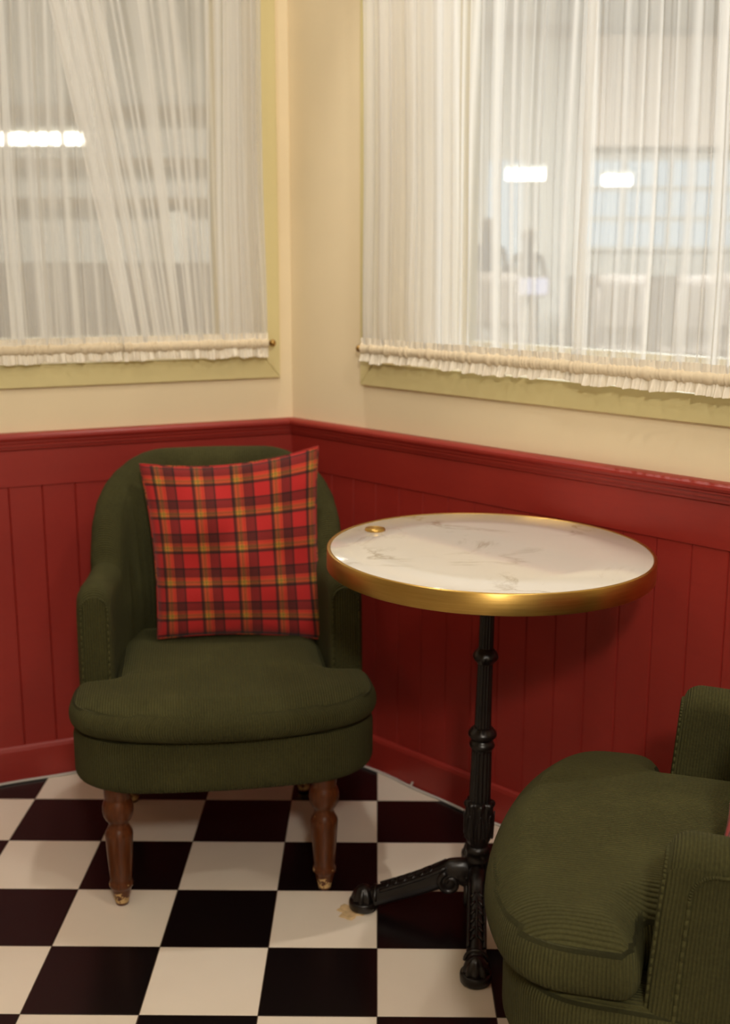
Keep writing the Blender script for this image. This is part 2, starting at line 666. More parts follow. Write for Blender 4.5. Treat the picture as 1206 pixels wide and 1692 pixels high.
# window casings, glass
CW = 0.045
for k, side in ((1, 'left'), (2, 'right')):
    h0, h1 = HOLE[side]
    root = thing('window_%d' % k, 'wide %s hand window behind sheer curtains with a pale yellow casing' % side, 'window')
    root['kind'] = 'structure'
    m = MB()

    def strip(pa, pb, pc, pd, o0=0.0, o1=0.012):
        f = [wp(side, s, o1, z) for s, z in (pa, pb, pc, pd)]
        b = [wp(side, s, o0, z) for s, z in (pa, pb, pc, pd)]
        m.add(f + b, [(0, 1, 2, 3), (7, 6, 5, 4), (0, 4, 5, 1), (1, 5, 6, 2), (2, 6, 7, 3), (3, 7, 4, 0)], smooth=False)
    zo, zi = 0.972, HZ0
    g = 0.0005
    strip((h0 - CW, zo), (h1 + CW, zo), (h1, zi), (h0, zi))
    strip((h0 - CW, zo + g), (h0 - g, zi), (h0 - g, HZ1), (h0 - CW, HZ1 + CW))
    strip((h1 + CW, zo + g), (h1 + CW, HZ1 + CW), (h1 + g, HZ1), (h1 + g, zi))
    strip((h0 - CW, HZ1 + CW), (h0, HZ1 + g), (h1, HZ1 + g), (h1 + CW, HZ1 + CW))
    bevel(m.build('window_casing', 'casing_paint', root, weld=False), 0.0015)
    m = MB()
    o = -TH + 0.03
    for s0, s1, z0, z1 in ((h0, h1, zi, zi + 0.04), (h0, h1, HZ1 - 0.04, HZ1), (h0, h0 + 0.04, zi + 0.04, HZ1 - 0.04), (h1 - 0.04, h1, zi + 0.04, HZ1 - 0.04)):
        wall_piece(m, side, s0, s1, z0, z1, o + 0.02, o - 0.02)
    m.build('window_sash', 'casing_paint', root, weld=False)
    m = MB()
    wall_piece(m, side, h0 + 0.04, h1 - 0.04, zi + 0.04, HZ1 - 0.04, o + 0.003, o - 0.003)
    m.build('window_pane', 'window_glass', root, weld=False)


# ------------------------------------------------------------------ curtains
def smooth_noise(rng, n, lo=0.0, hi=1.0):
    k = [rng.uniform(lo, hi) for _ in range(n + 2)]

    def f(u):
        x = min(max(u, 0), 1) * n
        i = int(x)
        t = x - i
        t = t * t * (3 - 2 * t)
        return k[i] * (1 - t) + k[i + 1] * t
    return f


ZR = 1.060


def curtain(side, s0, s1, slant, seed, label, off=0.034, hem0=0.0, hem1=0.0, base=0.56, folds=None, nfold=26, ztop=2.28, dense=()):
    """one gathered sheer panel hanging in front of a window: cloth, rod pocket, ruffle, hem bands"""
    rng = random.Random(seed)
    rp = wp(side, s0, 0, 0)
    root = thing('sheer_curtain', label, 'curtain', (rp.x, rp.y, ZR), group=None)
    inv = Matrix.Translation(-root.location)
    L = s1 - s0
    NS = int(L * 1000)
    zs = [1.066, 1.075, 1.085, 1.10, 1.12, 1.15, 1.19, 1.25, 1.32, 1.4, 1.5, 1.6, 1.72, 1.86, 2.05, ztop]
    pl = [(rng.uniform(0, 2 * PI), w) for w in (0.0105, 0.0165, 0.027, 0.046)]
    nz1 = smooth_noise(rng, int(L / 0.030))
    gat = smooth_noise(rng, int(L / 0.006))
    ns2 = smooth_noise(rng, int(L / 0.010), 0, 1)
    fl = folds if folds is not None else [(rng.uniform(0.02, 0.98), rng.choice((0.0022, 0.0035, 0.005, 0.008)), rng.uniform(0.25, 0.6), rng.uniform(-0.02, 0.02)) for _ in range(nfold)]
    m = MB()
    den = []
    pts = {}
    for i in range(NS):
        u = i / (NS - 1)
        for j, z in enumerate(zs):
            h = z - 1.06
            s = s0 + L * u + slant(u) * h + 0.006 * sin(h * 3 + 5 * u) * min(1, h * 3)
            g = math.exp(-h / 0.055)
            amp = 0.55 + 0.45 * nz1(u)
            o = 0
            for (ph, w), a in zip(pl, (0.0005 + 0.0012 * g, 0.0014, 0.0036 * (1 - 0.6 * g), 0.0050 * (1 - 0.8 * g))):
                o += a * sin(2 * PI * (u * L) / w + ph + 1.6 * nz1(u) + 0.8 * h)
            pts[i, j] = wp(side, s, off + o * amp - 0.004 * g, z) - root.location
            d = base + 0.05 * (ns2(u) - 0.5) + 0.26 * g * (gat(u) - 0.25)
            for fu, fwid, fd, drift in fl:
                x = (u - fu) * L - drift * h
                d += fd * 0.8 * math.exp(-(x / fwid) ** 2)
            if u * L < hem0 or (1 - u) * L < hem1:
                d += 0.22
            for a, b, dd in dense:
                if a < u < b:
                    d += dd
            den.append(min(d, 0.97))
    m.grid(NS, len(zs), lambda i, j: pts[i, j], lambda i, j: (i / 1000, zs[min(j, len(zs) - 1)]))
    m.build('sheer_cloth', 'sheer_voile', root, attr=den)
    # gathered rod pocket
    m = MB()
    NP = int(L * 1000)
    wr = smooth_noise(rng, int(L / 0.0036), 0, 1)
    wr2 = smooth_noise(rng, int(L / 0.012), 0, 1)

    def pocket(i, j):
        u = i / (NP - 1)
        a = 2 * PI * j / 12
        r = 0.0088 + 0.0034 * wr(u + 0.003 * sin(a)) * (0.5 + wr2(u)) + 0.0018 * wr2(u)
        return wp(side, s0 + L * u, off - 0.004 + r * 0.9 * cos(a), ZR + r * 1.05 * sin(a)) - root.location
    m.grid(NP, 12, pocket, cv=True)
    m.build('rod_pocket', 'curtain_hem', root)
    # ruffle under the rod, header frill above
    for nm, za, zb, amp in (('ruffle', ZR - 0.008, ZR - 0.030, 0.0085), ('header_frill', ZR + 0.008, ZR + 0.026, 0.0030)):
        m = MB()
        phs = [(rng.uniform(0, 6.28), w) for w in (0.019, 0.031, 0.0087)]
        zz = smooth_noise(rng, int(L / 0.02), -0.5, 0.5)

        def ruf(i, j):
            u = i / (NP - 1)
            k = j / 5
            o = sum(a * sin(2 * PI * u * L / w + ph + 2.5 * wr2(u)) for (ph, w), a in zip(phs, (0.5, 0.45, 0.25)))
            z = za + (zb - za) * k + (0.009 * zz(u) * k if nm == 'ruffle' else 0.002 * zz(u) * k)
            return wp(side, s0 + L * u, off - 0.001 + amp * o * (0.25 + 0.75 * k) + (0.004 * k if nm == 'ruffle' else 0.0), z) - root.location
        m.grid(NP, 6, ruf)
        m.build(nm, 'curtain_frill', root)
    return root


# right-hand panel of the left window: fanned folds running down to the right
rngA = random.Random(4)
foldsA = [(0.01 + 0.021 * k + rngA.uniform(-0.015, 0.015), rngA.choice((0.002, 0.003, 0.0045, 0.006)), rngA.uniform(0.25, 0.6), rngA.uniform(-0.02, 0.03)) for k in range(47)]
curtain('left', 0.075, 0.432, lambda u: 0.105 + 0.10 * max(0, u - 0.35) if u > 0.62 else 0.105 * max(0, (u - 0.30) / 0.32), 11,
        'fanned sheer curtain panel on the left window, nearest the corner', off=0.040, hem1=0.034, base=0.46, folds=foldsA,
        dense=((0.0, 0.33, 0.22),))
curtain('left', 0.432, 1.58, lambda u: 0.0, 12, 'flatter sheer curtain panel cut off by the left photo edge', off=0.032, base=0.55, nfold=60)
curtain('right', 0.285, 0.910, lambda u: 0.0, 13, 'straight sheer curtain panel on the right window, nearest the corner', off=0.034, hem1=0.028, base=0.50, nfold=26,
        dense=((0.0, 0.47, 0.24),))
curtain('right', 0.892, 1.73, lambda u: 0.0, 14, 'sheer curtain panel cut off by the right photo edge', off=0.045, hem0=0.022, base=0.52, nfold=22)

for side, s0, s1 in (('left', 0.060, 1.60), ('right', 0.276, 1.75)):
    a, b = wp(side, s0, 0.030, ZR), wp(side, s1, 0.030, ZR)
    r0 = thing('curtain_rod', 'thin brass curtain rod along the %s window sill' % side, 'curtain rod', a)
    m = MB()
    m.tube([Vector((0, 0, 0)), b - a], 0.0045, 10)
    m.build('rod', 'old_brass', r0)
    for p in (Vector((0, 0, 0)), b - a):
        m = MB()
        m.sphere(p, 0.0085, 0.0085, 0.0085)
        m.build('finial', 'old_brass', r0)
        d, nn = (dL, nL) if side == 'left' else (dR, nR)
        q = p + d * (0.012 if p.length < 0.1 else -0.012)
        m = MB()
        m.tube([q, q - nn * 0.019], 0.003, 8)
        m.build('bracket', 'old_brass', r0)

# ------------------------------------------------------------------ armchair
TCH = 0.070                                                       # upholstery thickness of arms and back


def rounded_poly(pts, rad, seg=8):
    """closed outline (list of (x, y)) with rounded corners"""
    out = []
    n = len(pts)
    for i in range(n):
        p, a, b = Vector(pts[i]), Vector(pts[i - 1]), Vector(pts[(i + 1) % n])
        r = rad[i] if isinstance(rad, (list, tuple)) else rad
        u, v = (a - p), (b - p)
        lu, lv = u.length, v.length
        u.normalize(); v.normalize()
        d = min(r, 0.49 * lu, 0.49 * lv)
        for k in range(seg + 1):
            t = k / seg
            q = (p + u * d) * (1 - t) ** 2 + p * 2 * t * (1 - t) + (p + v * d) * t ** 2
            out.append((q.x, q.y))
    return out


def resample(poly, n):
    P = [Vector(p) for p in poly]
    L = [0]
    for i in range(len(P)):
        L.append(L[-1] + (P[(i + 1) % len(P)] - P[i]).length)
    tot, out, k = L[-1], [], 0
    for i in range(n):
        t = tot * i / n
        while L[k + 1] < t:
            k += 1
        f = (t - L[k]) / max(1e-9, L[k + 1] - L[k])
        out.append(P[k].lerp(P[(k + 1) % len(P)], f))
    return out, tot


def slab(poly, z0, z1, rtop, rbot, centre, crown=0.0, n=160, bulge=0.0, front=0.0, nap=None):
    """an upholstered block: rounded outline, rounded top and bottom edges, crowned top"""
    P, tot = resample(poly, n)
    nr = []
    for i in range(n):
        t = P[(i + 2) % n] - P[i - 2]
        nr.append(Vector((t.y, -t.x)).normalized())
    area = sum(P[i].x * P[(i + 1) % n].y - P[(i + 1) % n].x * P[i].y for i in range(n))
    if area < 0:
        nr = [-q for q in nr]
    C = Vector(centre)
    rings = []                                                    # (inset, z, scale)
    for k in range(7):
        a = PI / 2 * k / 6
        rings.append((rbot * (1 - sin(a)), z0 + rbot * (1 - cos(a)), 1))
    for k in range(1, 4):
        t = k / 4
        rings.append((-bulge * sin(PI * t), z0 + rbot + (z1 - rtop - z0 - rbot) * t, 1))
    for k in range(9):
        a = PI / 2 * k / 8
        rings.append((rtop * (1 - cos(a)), z1 - rtop + rtop * sin(a), 1))
    ntop = len(rings)
    for k in range(1, 13):
        sc = 1 - k / 12
        rings.append((rtop, z1 + crown * (1 - sc ** 2.2), max(sc, 0.001)))
    m = MB()
    for k in range(5):                                            # closed underside
        sc = k / 5
        rings.insert(k, (rbot, z0, max(sc, 0.001)))
    ntop += 5

    def fn(i, j):
        ins, z, sc = rings[j]
        q = P[i] - nr[i] * ins
        q = C + (q - C) * sc
        dz = front * max(0, min(1, (q.y + 0.1) / 0.5))
        return (q.x, q.y, z + dz)

    def uv(i, j):
        p = fn(i % n, j)
        if j >= ntop - 5 or j <= 5:
            return (p[0], p[1])
        return (tot * i / n, p[2])
    m.grid(n, len(rings), fn, uv, cu=True)
    return m


def soft_block(poly, zm, ht, hb, rt, rb, centre, crown, n=220, ex=2.2):
    """a plump cushion: height follows the distance from its outline, so notches stay soft"""
    P, tot = resample(poly, n)
    A = np.array([(p.x, p.y) for p in P])
    B = np.roll(A, -1, axis=0)
    C = np.array(centre)
    sc = np.array([1 - (k / 26) ** 1.9 for k in range(26)] + [0.0])
    Q = C + (A - C)[:, None, :] * sc[None, :, None]
    q = Q.reshape(-1, 2)
    d = np.full(len(q), 9.0)
    for a, b in zip(A, B):
        e = b - a
        t = np.clip(((q - a) @ e) / (e @ e), 0, 1)
        d = np.minimum(d, np.hypot(*(q - a - t[:, None] * e).T))
    d = d.reshape(n, -1)
    d[:, 0] = 0
    f = lambda d, r: (1 - (1 - np.minimum(d / r, 1)) ** ex) ** (1 / ex)
    dome = crown * np.clip(1 - ((Q[..., 0]) / 0.33) ** 2, 0, 1) * np.clip(1 - ((Q[..., 1] - 0.16) / 0.34) ** 2, 0, 1)
    ZT = zm + ht * f(d, rt) + dome * np.minimum(d / 0.05, 1)
    ZB = zm - hb * f(d, rb)
    m = MB()
    K = len(sc)
    arc = [tot * i / n for i in range(n + 1)]

    def top(i, j):
        return (Q[i % n, j, 0], Q[i % n, j, 1], ZT[i % n, j])

    def bot(i, j):
        return (Q[i % n, j, 0], Q[i % n, j, 1], ZB[i % n, j])
    x0 = min(range(n), key=lambda i: abs(A[i, 0]) + A[i, 1])      # middle of the front
    uu = [((i - x0 + n // 2) % n - n // 2) * tot / n for i in range(n)] + [0]
    uu[n] = uu[n - 1] + tot / n

    def uvt(i, j):
        # ribs run front to back on top and straight down the boxing
        return (Q[i % n, min(j, K - 1), 0], Q[i % n, min(j, K - 1), 1]) if d[i % n, min(j, K - 1)] > 0.012 else (uu[i % n], 0)
    m.grid(n, K, top, lambda i, j: uvt(i, j), cu=True)
    m.grid(n, K, bot, lambda i, j: uvt(i, j), cu=True, flip=True)

    def on_top(p, inset):
        return zm + ht * float(f(np.array(inset), rt))
    return m, P, on_top


def shell_path():
    """centre line of arms and back seen from above, from the left arm front round to the right arm front"""
    e = TCH / 2
    xa, yf, yb = 0.294 - e, 0.141, 0.500
    pts = [Vector((-xa, yf)), Vector((-xa, 0.22))]
    # soft corner, nearly flat back
    a, b, c = Vector((-xa, 0.22)), Vector((-xa + 0.004, 0.485)), Vector((-0.085, yb))
    for k in range(1, 13):
        t = k / 12
        pts.append(a * (1 - t) ** 2 + b * 2 * t * (1 - t) + c * t ** 2)
    pts.append(Vector((0, yb + 0.008)))
    full = pts + [Vector((-p.x, p.y)) for p in pts[-2::-1]]
    return full


def path_sample(pts, n):
    L = [0]
    for a, b in zip(pts, pts[1:]):
        L.append(L[-1] + (b - a).length)
    out, k = [], 0
    for i in range(n):
        t = L[-1] * i / (n - 1)
        while k < len(L) - 2 and L[k + 1] < t:
            k += 1
        out.append(pts[k].lerp(pts[k + 1], (t - L[k]) / (L[k + 1] - L[k])))
    return out, L[-1]


def sstep(a, b, x):
    t = min(max((x - a) / (b - a), 0), 1)
    return t * t * (3 - 2 * t)


def arm_height(x, y, ah):
    """height of the shell at plan position: arms low, back domed"""
    ax = abs(x)
    arm = ah - 0.010 * sstep(0.13, 0.40, y)
    # the dome of the back as seen from the front
    t = min(1.0, max(0.0, (ax - 0.10) / 0.142))
    dome = 0.838 - 0.215 * (1 - math.sqrt(max(0, 1 - t ** 2.2)))
    k = sstep(0.27, 0.385, y)
    return arm * (1 - k) + dome * k


def shell_parts(root, ah):
    N = 241
    P, tot = path_sample(shell_path(), N)
    nr = []
    for i in range(N):
        a, b = P[max(i - 2, 0)], P[min(i + 2, N - 1)]
        t = (b - a).normalized()
        nr.append(Vector((-t.y, t.x)))                            # points outward (away from the seat)
    zb = 0.290
    K = 30                                                        # points round the section
    ds = tot / (N - 1)

    def section(i):
        d_end = min(i, N - 1 - i) * ds
        rf = 0.030                                                # rounding of the arm front
        g = 1.0 if d_end >= rf else math.sqrt(max(0.0, 1 - (1 - d_end / rf) ** 2))
        h = arm_height(P[i].x, P[i].y, ah)
        e = TCH / 2 * (0.80 + 0.20 * g)
        top = h - (1 - g) * 0.024
        q = []
        rtop = e * 0.98
        fl_ = 0.075 * (1 - sstep(0.14, 0.30, P[i].y))
        lean = lambda z: 0.13 * max(0.0, z - 0.50) * sstep(0.30, 0.45, P[i].y)
        narrow = lambda z: 0.22 * max(0.0, z - 0.60) * sstep(0.30, 0.45, P[i].y)
        for k in range(K + 1):
            t = k / K
            if t < 0.35:
                z = zb + (top - rtop - zb) * t / 0.35
                o = e
            elif t > 0.65:
                z = zb + (top - rtop - zb) * (1 - t) / 0.35
                o = -e
            else:
                a = PI * (t - 0.35) / 0.30
                o = e * cos(a)
                z = top - rtop + rtop * sin(a)
            # plump the inside of the back slightly
            if o < 0:
                o -= 0.012 * sstep(0.30, 0.48, P[i].y) * sin(PI * min(1, max(0, (z - 0.40) / 0.42)))
            q.append((P[i] + nr[i] * (o + lean(z)) + Vector((0, fl_ * max(0.0, z - 0.30))), z))
        return [(p.x, p.y, z) for p, z in q]
    secs = [section(i) for i in range(N)]
    rim = [0.0]
    for i in range(1, N):
        rim.append(rim[-1] + (Vector(secs[i][K // 2]) - Vector(secs[i - 1][K // 2])).length)
    split = next(i for i in range(N) if P[i].y > 0.30)
    out = {}
    for nm, i0, i1 in (('arm', 0, split), ('backrest', split, N - 1 - split), ('arm', N - 1 - split, N - 1)):
        m = MB()
        idx = list(range(i0, i1 + 1))
        for ja, jb, arcs in ((0, 11, None), (11, 19, rim), (19, K, None)):
            m.grid(len(idx), jb - ja + 1, lambda i, j: secs[idx[i]][j + ja],
                   lambda i, j: (arcs[idx[i]] if arcs else idx[i] * ds, secs[idx[i]][j + ja][2]))
        for end in ([0] if i0 == 0 else []) + ([N - 1] if i1 == N - 1 else []):
            ring = secs[end]
            # front face as a strip ladder between outer and inner side, slightly domed
            h = (K + 1) // 2
            vs, fs, uvs = [], [], []
            W_ = 7
            for k in range(h + 1):
                a, b = Vector(ring[k]), Vector(ring[K - k])
                for w in range(W_):
                    t = w / (W_ - 1)
                    p = a.lerp(b, t)
                    vs.append((p.x, p.y - 0.004 * sin(PI * t), p.z))
            for k in range(h):
                for w in range(W_ - 1):
                    q = (k * W_ + w, k * W_ + w + 1, (k + 1) * W_ + w + 1, (k + 1) * W_ + w)
                    fs.append(q)
                    uvs.append([(vs[x][0], vs[x][2]) for x in q])
            m.add(vs, fs, uvs)
        o = m.build(nm, 'green_corduroy', root)
        # welts
        if nm == 'arm':
            end = 0 if i0 == 0 else N - 1
            sg = -1 if i0 == 0 else 1
            ring = secs[end]
            mw = MB()
            pts = [Vector(ring[k]) * 1.0 + Vector((0, -0.001, 0)) for k in range(2, K - 1)]
            c = Vector((P[end].x, P[end].y, 0))
            pts = [Vector((c.x + (p.x - c.x) * 0.96, p.y, p.z)) for p in pts]
            mw.tube(pts, 0.0022, 6)
            mw.build('welt', 'green_corduroy', o)
            # seam on the outside of the arm, inset from its edge
            mw = MB()
            xo = sg * (0.2945)
            zt = ah - 0.036
            a, b = Vector((xo, 0.176, 0.30)), Vector((xo, 0.176, zt - 0.036))
            pts = [a.lerp(b, t / 8) for t in range(9)]
            for t in range(1, 8):
                u = t / 8
                pts.append(Vector((xo, 0.176 + 0.035 * u * u, zt - 0.036 + 0.036 * (1 - (1 - u) ** 2))))
            for t in range(0, 7):
                y = 0.213 + 0.02 * t
                pts.append(Vector((xo, y, zt - 0.06 * (y - 0.213) + 0.0018 * sin(t * 1.9))))
            pts = [p + Vector((0, 0.060 * max(0, p.z - 0.30) * (1 - sstep(0.18, 0.30, p.y)), 0)) for p in pts]
            mw.tube(pts, 0.0026, 6)
            mw.build('side_seam', 'green_corduroy', o)
    return out


LEGP = [(0.0085, 0.0), (0.0115, 0.0015), (0.0120, 0.006), (0.0145, 0.020), (0.0175, 0.033), (0.0185, 0.038), (0.0215, 0.041), (0.0222, 0.046), (0.0208, 0.051),
        (0.0195, 0.054), (0.0200, 0.060), (0.0225, 0.100), (0.0245, 0.140), (0.0252, 0.152), (0.0245, 0.158), (0.0205, 0.166), (0.0178, 0.173), (0.0178, 0.180),
        (0.0225, 0.186), (0.0262, 0.194), (0.0280, 0.204), (0.0278, 0.213), (0.0258, 0.222), (0.0232, 0.228), (0.0222, 0.231), (0.0232, 0.234), (0.0240, 0.250), (0.0240, 0.266)]


def make_chair(label, ah, ztop, crown):
    root = thing('armchair', label, 'armchair')
    # base rail
    poly = rounded_poly([(-0.290, 0.53), (-0.300, 0.25), (-0.303, 0.02), (-0.215, -0.050), (0.0, -0.066), (0.215, -0.050), (0.303, 0.02), (0.300, 0.25), (0.290, 0.53)], [0.26, 0.1, 0.14, 0.12, 0.3, 0.12, 0.14, 0.1, 0.26])
    m = slab(poly, 0.250, 0.372, 0.030, 0.026, (0, 0.2), n=170)
    base = m.build('seat_base', 'green_corduroy', root)
    shell_parts(root, ah)
    # T cushion
    xs = 0.222
    poly = rounded_poly([(-xs, 0.470), (-xs, 0.138), (-0.304, 0.138), (-0.309, -0.020), (-0.17, -0.086), (0, -0.104), (0.17, -0.086), (0.309, -0.020), (0.304, 0.138), (xs, 0.138), (xs, 0.470)],
                        [0.06, 0.012, 0.030, 0.14, 0.2, 0.3, 0.2, 0.14, 0.030, 0.012, 0.06])
    zm = 0.398
    m, P, on_top = soft_block(poly, zm, ztop - zm, zm - 0.361, 0.062, 0.055, (0, 0.07), crown)
    cush = m.build('seat_cushion', 'green_corduroy', root)
    # stitched seam round the front of the cushion
    n = len(P)
    start = next(i for i in range(n) if P[i].y >= 0.11 and P[(i + 1) % n].y < 0.11)
    tub = []
    for i in range(1, n):
        p = P[(start + i) % n]
        if p.y >= 0.11:
            break
        t = P[(start + i + 1) % n] - P[(start + i - 1) % n]
        nn = Vector((-t.y, t.x)).normalized()
        if nn.dot(Vector((0, 0.07)) - p) < 0:
            nn = -nn
        tub.append(Vector((p.x + nn.x * 0.0135, p.y + nn.y * 0.0135, on_top(p, 0.0135) - 0.0004)))
    m = MB()
    m.tube(tub, 0.0013, 6)
    m.build('front_seam', 'green_welt', cush)
    # legs
    for x, y in ((-0.217, 0.0), (0.193, 0.0), (-0.217, 0.46), (0.193, 0.46)):
        m = MB()
        m.lathe([(r * 1.10, z) for r, z in LEGP], 40)
        lg = m.build('leg', 'turned_wood', root)
        lg.location = (x, y, 0.0)
        m = MB()
        m.lathe([(0.0105, -0.0), (0.0122, 0.001), (0.0122, 0.0045), (0.011, 0.006)], 24)
        gl = m.build('glide', 'black_rubber', lg)
    return root


ang1 = math.atan2(0.308, 1.988)
chair = make_chair('dark green corduroy armchair holding the whole tartan cushion, in front of the room corner', 0.618, 0.436, 0.016)
O1 = Vector((-0.2990, 0.3914, 0))
chair.location = O1
chair.rotation_euler = (0, 0, ang1)
chair2 = make_chair('green corduroy armchair cut off by the right photo edge, seen from its side', 0.596, 0.456, 0.030)
chair2.location = (0.272, -0.178, 0)
chair2.rotation_euler = (0, 0, R(-106))


# ------------------------------------------------------------------ tartan cushions
def make_pillow(label, corners, thick, bulge_dir, name='tartan_cushion', seed=3):
    """corners TL, TR, BR, BL in local coordinates; bulge_dir points out of the front face"""
    rng = random.Random(seed)
    root = thing(name, label, 'cushion')
    TL, TR, BR, BL = [Vector(c) for c in corners]
    n = 49
    bd = Vector(bulge_dir).normalized()

    def surf(sign):
        def fn(i, j):
            u, v = i / (n - 1), j / (n - 1)
            a, b = 2 * u - 1, 2 * v - 1
            # pull edge middles in, corners stay pointed
            uu = 0.5 + 0.5 * a * (1 - 0.065 * (1 - b * b) * abs(a))
            vv = 0.5 + 0.5 * b * (1 - 0.060 * (1 - a * a) * abs(b))
            p = (BL * (1 - uu) + BR * uu) * (1 - vv) + (TL * (1 - uu) + TR * uu) * vv
            p = p - (TL - BL).normalized() * 0.010 * (1 - a * a) * v
            ed = max(0, (1 - a * a)) ** 0.42 * max(0, (1 - b * b)) ** 0.42
            w = thick * ed * (1 + 0.10 * (0.3 - b))
            # creases towards the lower corners
            w += 0.006 * sin(9 * u + 7 * v) * ed * ed - 0.007 * math.exp(-(((1 - u) + 0.25 - v * 1.1) / 0.05) ** 2) * ed * max(0, 0.6 - v) + 0.005 * math.exp(-((b + 0.80 + 0.25 * abs(a)) / 0.06) ** 2) * sin(12 * u) * ed
            w += 0.016 * (noise.noise(Vector((u * 4, v * 4, seed))) ) * ed
            return p + bd * (w * sign)
        return fn
    for nm, sg in (('front_panel', 1), ('back_panel', -1)):
        m = MB()
        m.grid(n, n, surf(sg), lambda i, j: (i / (n - 1), j / (n - 1)), flip=(sg < 0))
        m.build(nm, 'tartan', root)
    # sewn edge
    f = surf(1)
    ring = [f(i, n - 1) for i in range(n)] + [f(n - 1, j) for j in range(n - 2, -1, -1)] + [f(i, 0) for i in range(n - 2, -1, -1)] + [f(0, j) for j in range(1, n - 1)]
    m = MB()
    m.tube(ring, 0.0022, 6, closed=True)
    m.build('edge_seam', 'tartan', root)
    return root


p1 = make_pillow('red tartan square cushion leaning on the back of the green armchair',
                 [(-0.166, 0.392, 0.828), (0.227, 0.392, 0.858), (0.233, 0.312, 0.432), (-0.138, 0.312, 0.452)], 0.060, (0, -1, 0.22))
p1.location = O1
p1.rotation_euler = (0, 0, ang1)
p2 = make_pillow('corner of a red tartan cushion at the right photo edge, on the second armchair',
                 [(-0.17, 0.435, 0.81), (0.200, 0.325, 0.815), (0.207, 0.222, 0.460), (-0.17, 0.350, 0.460)], 0.052, (-0.3, -1, 0.25), seed=8)
p2.location = chair2.location
p2.rotation_euler = chair2.rotation_euler


